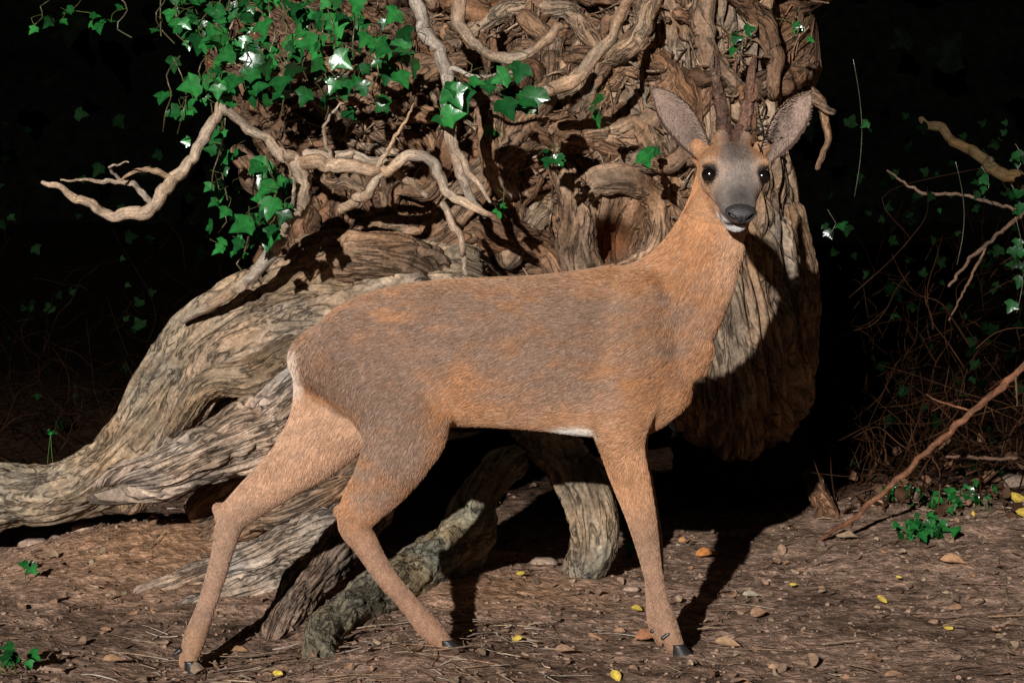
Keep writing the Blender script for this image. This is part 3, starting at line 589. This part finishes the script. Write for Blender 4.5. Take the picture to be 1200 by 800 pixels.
for q_ in (NH[-1],FH[-1],NF[-1],FFt[-1]):
    c0=P(*q_); gz=float(gh(c0[0]+.012,c0[1]))-.001
    top_=max(min(c0[2]+.004,gz+.03),gz+.02)
    for sy in (-1,1):
        rings=[]
        th_=np.linspace(0,2*math.pi,20,endpoint=False)
        for t in np.linspace(0,1,8):
            zc=top_+(gz-top_)*t; ln=.0125+.009*t; wd_=.009+.0017*t; cx=c0[0]+.005+.013*t
            x_=np.cos(th_)*ln+np.where(np.cos(th_)>0,np.cos(th_)**3*.008*t,0); y_=np.sin(th_)*wd_*np.where(np.cos(th_)>.3,1-.45*(np.cos(th_)-.3),1)
            rings.append(np.stack([cx+x_,c0[1]+sy*.011+y_,np.full(20,zc)-.006*t*(1-t)*np.cos(th_)],1))
        Vh=np.vstack(rings+[rings[0].mean(0)[None],rings[-1].mean(0)[None]]); n=20
        i=np.arange(7)[:,None]*n; j=np.arange(n)[None,:]; j2=(j+1)%n
        qf=np.stack([i+j,i+j2,i+n+j2,i+n+j],-1).reshape(-1,4); jj=np.arange(n)
        hb.add(Vh,[qf,np.stack([np.full(n,160),(jj+1)%n,jj],1),np.stack([np.full(n,161),140+jj,140+(jj+1)%n],1)],(.02,.017,.016))
        tube(hb,[c0+np.array([-.013,sy*.011,.024]),c0+np.array([-.024,sy*.012,.016])],[.005,.0035],n=10,step=.003,amp=.03,tint=(.02,.017,.016))
hb.build('hooves',M_hoof,parent=deer)
# ------------------------------------------------------------------ fur
tris=[]
for p_ in me.polygons:
    vs=p_.vertices; tris.append((vs[0],vs[1],vs[2]))
    if len(vs)==4: tris.append((vs[0],vs[2],vs[3]))
tris=np.array(tris); a_,b2,c2=V[tris[:,0]],V[tris[:,1]],V[tris[:,2]]
ar=np.linalg.norm(np.cross(b2-a_,c2-a_),axis=1); ctr=(a_+b2+c2)/3
dens=ar*np.where((ctr[:,2]>.78)&(ctr[:,0]>.33),2.4,1)*np.where(ctr[:,2]<.33,1.4,1)
NH_=280000
ti=rs.choice(len(tris),NH_,p=dens/dens.sum()); r1=np.sqrt(rs.rand(NH_,1)); r2=rs.rand(NH_,1)
Pr=a_[ti]*(1-r1)+b2[ti]*r1*(1-r2)+c2[ti]*r1*r2
Nr=NN[tris[ti,0]]*(1-r1)+NN[tris[ti,1]]*r1*(1-r2)+NN[tris[ti,2]]*r1*r2; Nr/=np.linalg.norm(Nr,axis=1)[:,None]
U,W=uv(Pr); hs,l_,w_=hl(Pr)
flow=np.tile([-1.,0,-.38],(NH_,1))
nk=(sm(690,830,U)*sm(470,340,W))[:,None]; flow=flow*(1-nk)+np.array([-.45,0,-1.])*nk
lg=sm(500,560,W)[:,None]; flow=flow*(1-lg)+np.array([.05,0,-1.])*lg
hn=(sm(380,500,W)*(1-sm(480,570,U)))[:,None]; flow=flow*(1-hn)+np.array([-.35,0,-1.])*hn
rp=(1-sm(350,420,U))[:,None]*(W<480)[:,None]; flow=flow*(1-rp)+np.array([-.3,0,-1.])*rp
hm=headmask(hs,w_,Pr[:,2]); hd=hm>.3
flow[hd]=-f+r[None]*(l_[hd]*4)[:,None]
flow+=np.stack([fbm(Pr*14,2),fbm(Pr*14+40,2),fbm(Pr*14+80,2)],1)*.4*np.where(hd,.3,1)[:,None]+rs.normal(0,.11,(NH_,3))
flow-=Nr*np.sum(flow*Nr,1)[:,None]; flow/=np.linalg.norm(flow,axis=1)[:,None]+1e-9
Ln=np.full(NH_,.0145); Ln=Ln*(1-.6*sm(540,620,W)); Ln=np.where(hd,.0055,Ln); Ln=np.where(hd&(hs>.11),.0035,Ln); Ln=np.where(W>735,.0045,Ln)
Ln*=rs.uniform(.6,1.2,NH_)
keep=np.ones(NH_,bool)
for e in eyes: keep&=np.linalg.norm(Pr-e,axis=1)>.0172
keep&=~((hs>.148)&(w_>-.032))
Pr,Nr,flow,Ln=Pr[keep],Nr[keep],flow[keep],Ln[keep]
FC=furcol(Pr); br=rs.uniform(.68,1.35,(len(Pr),1)); FC=FC*br
wh=rs.rand(len(Pr))<.045; FC[wh]=FC[wh]*.5+np.array([.6,.5,.42])*.5
lift=np.full(len(Pr),.16)
ep=np.array([h_[0] for h_ in hair_extra]); ed=np.array([h_[1] for h_ in hair_extra]); el=np.array([h_[2] for h_ in hair_extra]); ec=np.array([h_[3] for h_ in hair_extra]); en=np.array([h_[4] for h_ in hair_extra])
Pr=np.vstack([Pr,ep]); flow=np.vstack([flow,ed]); Ln=np.r_[Ln,el]; FC=np.vstack([FC,ec]); Nr=np.vstack([Nr,en]); lift=np.r_[lift,np.full(len(ep),.08)]
tt=np.array([0,.33,.66,1.0])
pos=Pr[:,None,:]-Nr[:,None,:]*.0006+flow[:,None,:]*(Ln[:,None]*tt[None])[...,None]+Nr[:,None,:]*((Ln*lift)[:,None]*np.sqrt(tt)[None])[...,None]
M=len(Pr); cv=bpy.data.hair_curves.new('fur'); cv.add_curves([4]*M)
cv.attributes['position'].data.foreach_set('vector',pos.ravel().astype(np.float32)) if 'position' in cv.attributes else cv.position_data.foreach_set('vector',pos.ravel().astype(np.float32))
ra=cv.attributes.get('radius') or cv.attributes.new('radius','FLOAT','POINT')
ra.data.foreach_set('value',np.tile(np.array([.00042,.0004,.0003,.00008]),M).astype(np.float32))
ca=cv.attributes.new('furcol','FLOAT_COLOR','CURVE'); ca.data.foreach_set('color',np.hstack([np.clip(FC,0,1),np.ones((M,1))]).ravel().astype(np.float32))
cv.materials.append(M_fur); ho=bpy.data.objects.new('fur',cv); scene.collection.objects.link(ho); ho.parent=deer
print('fur',M,'body verts',nv)
# ------------------------------------------------------------------ light, sky, camera
ld=bpy.data.lights.new('sun','SUN'); ld.energy=4.9; ld.angle=math.radians(.5); ld.color=(1,.965,.92)
lo=bpy.data.objects.new('sun',ld); scene.collection.objects.link(lo); dirn=Vector((.23,1,-.25)).normalized()
lo.rotation_euler=dirn.to_track_quat('-Z','Y').to_euler(); lo.location=(-2,-6,4)
w=bpy.data.worlds.new('World'); scene.world=w; w.use_nodes=True; nt=w.node_tree; bg=nt.nodes['Background']
sky=nt.nodes.new('ShaderNodeTexSky'); sky.sky_type='NISHITA'; sky.sun_disc=False; sky.sun_elevation=math.asin(-dirn.z); sky.sun_rotation=math.atan2(-dirn.x,-dirn.y)
nt.links.new(sky.outputs[0],bg.inputs[0]); bg.inputs[1].default_value=.0025
cd=bpy.data.cameras.new('camera'); cd.lens=F/1200*36; cd.sensor_width=36; cd.clip_end=500; cd.clip_start=.05
co=bpy.data.objects.new('camera',cd); scene.collection.objects.link(co); co.location=CAM; co.rotation_euler=(math.pi/2-TH,0,0); scene.camera=co
scene.view_settings.view_transform='Standard'; scene.view_settings.look='None'; scene.view_settings.exposure=0
